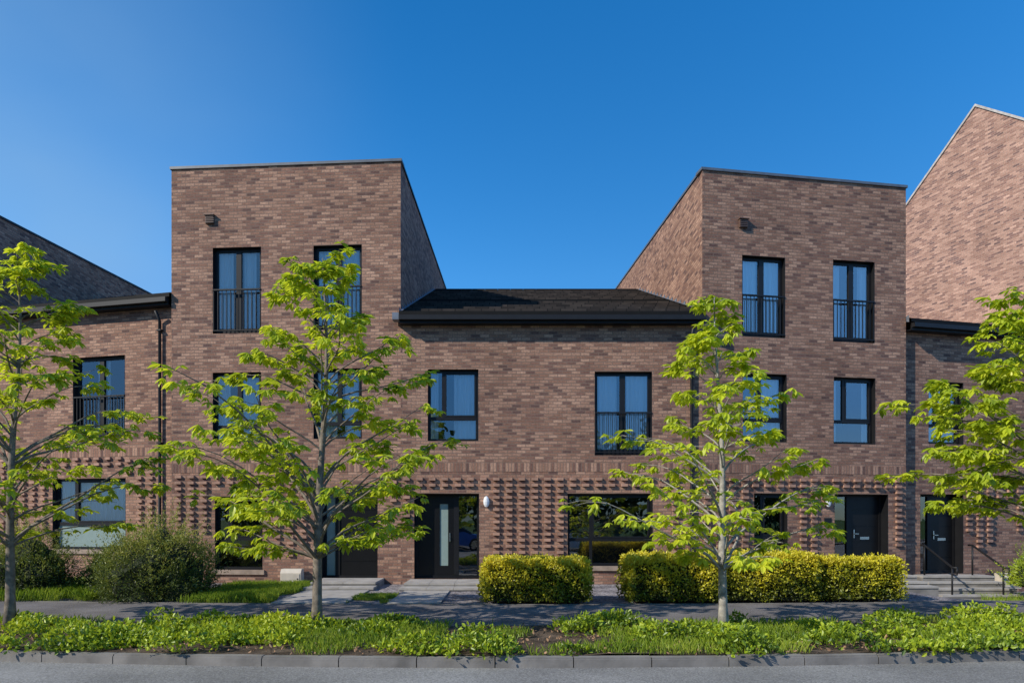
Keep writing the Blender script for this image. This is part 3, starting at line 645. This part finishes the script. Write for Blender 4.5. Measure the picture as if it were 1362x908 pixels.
tree((13-VX)/F*10.1,-6.7,5.55,pr1,1.5,60,M_leafA,M_bark,21,lean=(.1,0),clus=.9,ls=.9)
tree((1405-VX)/F*9.9,-6.9,5.1,pr1,1.75,64,M_leafA,M_bark,31,clus=1.2,ls=.96)
# ------------------------------------------------------------------ hedges & shrubs
def hedge(x0,x1,y0,y1,h,n,seed):
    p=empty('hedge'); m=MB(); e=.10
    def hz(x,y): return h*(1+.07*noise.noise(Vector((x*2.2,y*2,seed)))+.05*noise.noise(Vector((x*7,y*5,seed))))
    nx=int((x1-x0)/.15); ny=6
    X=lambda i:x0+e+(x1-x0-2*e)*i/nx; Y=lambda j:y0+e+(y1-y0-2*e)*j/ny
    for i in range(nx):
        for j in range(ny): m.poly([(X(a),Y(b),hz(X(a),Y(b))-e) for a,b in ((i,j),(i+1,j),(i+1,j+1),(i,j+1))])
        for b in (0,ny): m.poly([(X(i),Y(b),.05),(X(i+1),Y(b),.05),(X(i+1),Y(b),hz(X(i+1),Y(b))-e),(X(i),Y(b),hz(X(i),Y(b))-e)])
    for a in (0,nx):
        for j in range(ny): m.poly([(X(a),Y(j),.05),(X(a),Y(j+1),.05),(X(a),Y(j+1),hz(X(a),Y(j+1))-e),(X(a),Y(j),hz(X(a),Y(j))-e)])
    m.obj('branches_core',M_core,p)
    A=[(x1-x0)*h,(x1-x0)*h*.5,(y1-y0)*h,(y1-y0)*h,(x1-x0)*(y1-y0)]; T=sum(A); pts=[]; nn=[]
    for k,a in enumerate(A):
        c=int(n*a/T)
        for _ in range(c):
            dpt=rnd.uniform(-.04,.11)
            u=rnd.random(); v=rnd.random()
            x=x0+(x1-x0)*u; y=y0+(y1-y0)*v
            if k==4: z=hz(x,y)-dpt; q=(x,y,z); nv=(0,0,1)
            else:
                z=.05+v*hz(x,y0)
                bul=.11*noise.noise(Vector((x*2.5,z*3,seed+5)))+.05*noise.noise(Vector((x*8,z*8,seed+5)))-.09*max(0,(z/h-.75)/.25)**2 - .05*max(0,(.25-z/h)/.25)
                if k==0: q=(x,y0+dpt-bul,z); nv=(0,-1,0)
                elif k==1: q=(x,y1-dpt+bul,z); nv=(0,1,0)
                elif k==2: y=y0+(y1-y0)*u; q=(x0+dpt-bul,y,z); nv=(-1,0,0)
                else: y=y0+(y1-y0)*u; q=(x1-dpt+bul,y,z); nv=(1,0,0)
            pts.append(q); nn.append((nv[0],nv[1],nv[2]+.5))
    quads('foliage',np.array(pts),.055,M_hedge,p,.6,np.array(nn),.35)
    pts=[];nn=[]
    for _ in range(int((x1-x0)*70)):
        x=rnd.uniform(x0+.03,x1-.03); y=rnd.uniform(y0+.03,y1-.05); z=hz(x,y)-.03; L=rnd.uniform(.03,.15)
        for k in range(5): pts.append((x+rnd.uniform(-.015,.015),y+rnd.uniform(-.015,.015),z+L*k/4)); nn.append((0,0,1))
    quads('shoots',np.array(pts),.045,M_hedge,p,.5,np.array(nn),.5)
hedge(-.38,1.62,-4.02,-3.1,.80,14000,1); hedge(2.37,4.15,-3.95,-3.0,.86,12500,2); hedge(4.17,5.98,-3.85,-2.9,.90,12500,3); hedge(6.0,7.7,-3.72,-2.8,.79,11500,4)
def shrub(cx,cy,rx,ry,h,n,seed,mat=M_bush,size=.06,name='shrub'):
    p=empty(name); pts=[];nn=[]
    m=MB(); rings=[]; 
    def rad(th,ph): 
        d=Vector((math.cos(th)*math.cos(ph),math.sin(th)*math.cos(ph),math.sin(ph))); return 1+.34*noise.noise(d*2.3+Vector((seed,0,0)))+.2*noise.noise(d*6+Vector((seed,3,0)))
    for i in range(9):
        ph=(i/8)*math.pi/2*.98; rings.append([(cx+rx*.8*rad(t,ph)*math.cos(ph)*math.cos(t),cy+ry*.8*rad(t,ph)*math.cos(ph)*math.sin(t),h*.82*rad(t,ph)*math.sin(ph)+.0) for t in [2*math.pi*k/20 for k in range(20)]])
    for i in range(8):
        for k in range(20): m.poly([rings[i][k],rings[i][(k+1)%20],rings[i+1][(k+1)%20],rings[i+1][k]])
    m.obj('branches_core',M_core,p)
    for _ in range(n):
        t=rnd.uniform(0,2*math.pi); ph=math.asin(rnd.random())*.98; r=rad(t,ph)*(1-abs(rnd.gauss(0,.09))); 
        d=(math.cos(ph)*math.cos(t),math.cos(ph)*math.sin(t),math.sin(ph))
        q=(cx+rx*r*d[0],cy+ry*r*d[1],h*r*d[2]+.02); pts.append(q); nn.append((d[0],d[1],d[2]+.5))
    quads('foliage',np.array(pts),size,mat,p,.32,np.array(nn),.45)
    pts=[];nn=[]
    for _ in range(n//40):
        t=rnd.uniform(0,2*math.pi); ph=math.asin(rnd.random()); r=rad(t,ph); d=Vector((math.cos(ph)*math.cos(t),math.cos(ph)*math.sin(t),math.sin(ph)))
        L=rnd.uniform(.08,.38)
        for k in range(12):
            g=k/11; q=(cx+rx*r*d.x+d.x*L*g,cy+ry*r*d.y+d.y*L*g,h*r*d.z+(d.z+.5)*L*g-.25*L*g*g); pts.append(q); nn.append((d.x,d.y,d.z+.4))
    quads('sprays',np.array(pts),size*.9,mat,p,.32,np.array(nn),.4)
shrub(-7.1,-2.9,1.2,.95,1.36,16000,2); shrub(-9.9,-2.6,.85,.8,1.25,9000,5); shrub(-8.6,-1.9,.6,.6,.75,5000,6); shrub(12.6,-.6,.5,.5,.7,3500,9,M_cover)
def grass(name,region,n,hmin,hmax,mat,zf=lambda x,y:0):
    pts=[];U=[];V=[]
    for _ in range(n):
        x,y=region(); 
        L=rnd.uniform(hmin,hmax); a=rnd.uniform(0,6.28); le=rnd.uniform(.1,.7)
        pts.append((x,y,zf(x,y))); U.append((math.cos(a)*le*L,math.sin(a)*le*L,L)); b=a+math.pi/2+rnd.uniform(-.5,.5); V.append((math.cos(b)*.007,math.sin(b)*.007,0))
    leaf_obj(name,np.array(pts),np.array(U),np.array(V),mat)
def reg(x0,x1,y0,y1,sd):
    def f():
        for _ in range(30):
            x=rnd.uniform(x0,x1); y=rnd.uniform(y0,y1)
            ex=min(x-x0,x1-x,y-y0+.0,y1-y)
            if noise.noise(Vector((x*1.3,y*1.3,sd)))+ex*.8>-.05: return x,y
        return x,y
    return f
grass('lawn_grass',reg(-6.3,-4.45,-3.85,-.6,1),15000,.05,.2,M_grass)
grass('lawn_grass',reg(-12,-8.0,-3.6,-.5,2),16000,.08,.28,M_grass)
grass('lawn_grass',reg(-3.0,-2.2,-3.9,-2.6,3),2500,.04,.1,M_grass)
grass('lawn_grass',reg(11.2,15,-3.0,.6,3),6000,.05,.2,M_grass,lambda x,y:gh(x,y))
mr_=random.Random(4); mounds=[]
for _ in range(165):
    x=mr_.uniform(-10.5,11); t=mr_.uniform(-.02,.95)
    if t>.45 and mr_.random()<.4: continue
    mounds.append((x,t,mr_.uniform(.16,.42),mr_.uniform(.08,.28)))
pts=[];nn=[]
for (mx,t,r,hh) in mounds:
    my=yk(mx)+.0+(yp0(mx)-yk(mx))*t
    for _ in range(int(3400*r*r)+60):
        a=mr_.uniform(0,6.28); q=math.sqrt(mr_.random()); rr=r*q*(1+.25*math.sin(3*a+mx))
        px=mx+math.cos(a)*rr*1.3; py=my+math.sin(a)*rr
        if py<yk(px)-.08: continue
        zz=hh*(1-q**2.2)*mr_.uniform(.5,1.05)+.03
        pts.append((px,py,zz)); nn.append((math.cos(a)*q,math.sin(a)*q-.2,1))
quads('ground_cover_plants',np.array(pts),.062,M_cover,None,.62,np.array(nn),.4)
def regbed():
    while True:
        x=rnd.uniform(-10,10.5); t=rnd.random(); y=yk(x)+.12+(yp0(x)-yk(x)-.15)*t
        if noise.noise(Vector((x*.8,y*.9,22)))>.08 or 2.6<x<4.6 and t>.25 or -3<x<-.8 and t>.3: return x,y
grass('verge_grass',regbed,20000,.05,.17,M_grass)
pts=[(x:=rnd.uniform(-10,10),yk(x)+rnd.uniform(.1,2.3),.045) for _ in range(3000)]
quads('leaf_litter',np.array(pts),.05,simple('dry_leaf',(.30,.18,.10),.9,noise_amt=.5,scale=20),None,.6)
# ------------------------------------------------------------------ trees over the road (seen in the window reflections)
pts=[]
for k in range(26):
    cx=-42+k*3.4+rnd.uniform(-1,1); cy=-43+rnd.uniform(-3,3); hh=rnd.uniform(7,10.5)
    for _ in range(1400):
        d=Vector((rnd.gauss(0,1),rnd.gauss(0,1),rnd.gauss(0,1))).normalized(); r=rnd.uniform(.6,1.08)*(1+.2*math.sin(d.x*7+k)*math.sin(d.z*6))
        pts.append((cx+d.x*2.5*r,cy+d.y*2*r,hh*.5+d.z*hh*.5*r))
quads('background_trees',np.array(pts),.5,M_far,None,.6)
# ------------------------------------------------------------------ light, sky, camera
sd=Vector((-.72,-.42,.56)).normalized(); elev=math.asin(sd.z)
sun=bpy.data.lights.new('sun','SUN'); sun.energy=5.0; sun.angle=math.radians(.5); sun.color=(1,.94,.85)
so=bpy.data.objects.new('sun',sun); link(so); so.rotation_euler=sd.to_track_quat('Z','Y').to_euler()
w=bpy.data.worlds.new('World'); scene.world=w; w.use_nodes=True; nt=w.node_tree; nt.nodes.clear(); L=nt.links
out=nt.nodes.new('ShaderNodeOutputWorld'); bg=nt.nodes.new('ShaderNodeBackground'); bg.inputs['Strength'].default_value=.13
sk=nt.nodes.new('ShaderNodeTexSky'); sk.sky_type='NISHITA'; sk.sun_disc=False; sk.sun_elevation=elev; sk.sun_rotation=math.atan2(-sd.x,sd.y)%(2*math.pi)
sk.altitude=0; sk.air_density=1.1; sk.dust_density=.1; sk.ozone_density=3.5
hs=nt.nodes.new('ShaderNodeHueSaturation'); hs.inputs['Saturation'].default_value=1.36; hs.inputs['Value'].default_value=1.45; hs.inputs['Hue'].default_value=.497; L.new(sk.outputs[0],hs.inputs['Color'])
tc=nt.nodes.new('ShaderNodeTexCoord'); mp=nt.nodes.new('ShaderNodeMapping'); mp.inputs['Scale'].default_value=(1.2,1.2,2.2); mp.inputs['Rotation'].default_value=(0,.5,0); L.new(tc.outputs['Generated'],mp.inputs[0])
nz=nt.nodes.new('ShaderNodeTexNoise'); nz.inputs['Scale'].default_value=1.5; nz.inputs['Detail'].default_value=4; nz.inputs['Roughness'].default_value=.45; L.new(mp.outputs[0],nz.inputs['Vector'])
cr=ramp(nt,[(.32,(.2,.2,.2)),(.75,(1,1,1))]); L.new(nz.outputs['Fac'],cr.inputs['Fac'])
sx=nt.nodes.new('ShaderNodeSeparateXYZ'); L.new(tc.outputs['Generated'],sx.inputs[0])
hr=ramp(nt,[(0,(.16,.26,.50)),(.15,(.34,.48,.72)),(.33,(.85,.90,1))]); L.new(sx.outputs['Z'],hr.inputs['Fac'])
hm=nt.nodes.new('ShaderNodeMix'); hm.data_type='RGBA'; hm.blend_type='MULTIPLY'; hm.inputs[0].default_value=1; L.new(hs.outputs[0],hm.inputs[6]); L.new(hr.outputs['Color'],hm.inputs[7])
mr=nt.nodes.new('ShaderNodeMapRange'); mr.inputs['From Min'].default_value=-.10; mr.inputs['From Max'].default_value=-.62; mr.inputs['To Min'].default_value=0; mr.inputs['To Max'].default_value=.75; mr.interpolation_type='SMOOTHSTEP'; L.new(sx.outputs['X'],mr.inputs['Value'])
mu=nt.nodes.new('ShaderNodeMath'); mu.operation='MULTIPLY'; L.new(cr.outputs['Color'],mu.inputs[0]); L.new(mr.outputs[0],mu.inputs[1])
mx=nt.nodes.new('ShaderNodeMix'); mx.data_type='RGBA'; L.new(mu.outputs[0],mx.inputs[0]); L.new(hm.outputs[2],mx.inputs[6]); mx.inputs[7].default_value=(2.2,3.7,5.5,1)
L.new(mx.outputs[2],bg.inputs['Color']); L.new(bg.outputs[0],out.inputs[0])
cam=bpy.data.cameras.new('camera'); co=bpy.data.objects.new('camera',cam); link(co); co.location=(0,CY,CZ); co.rotation_euler=(math.radians(90),0,0)
cam.sensor_width=36; cam.lens=F/1362*36; cam.shift_y=(HY-454)/1362; cam.shift_x=(681-VX)/1362; cam.clip_end=3000; cam.clip_start=.1
scene.camera=co
scene.view_settings.view_transform='Standard'; scene.view_settings.look='None'; scene.view_settings.exposure=0
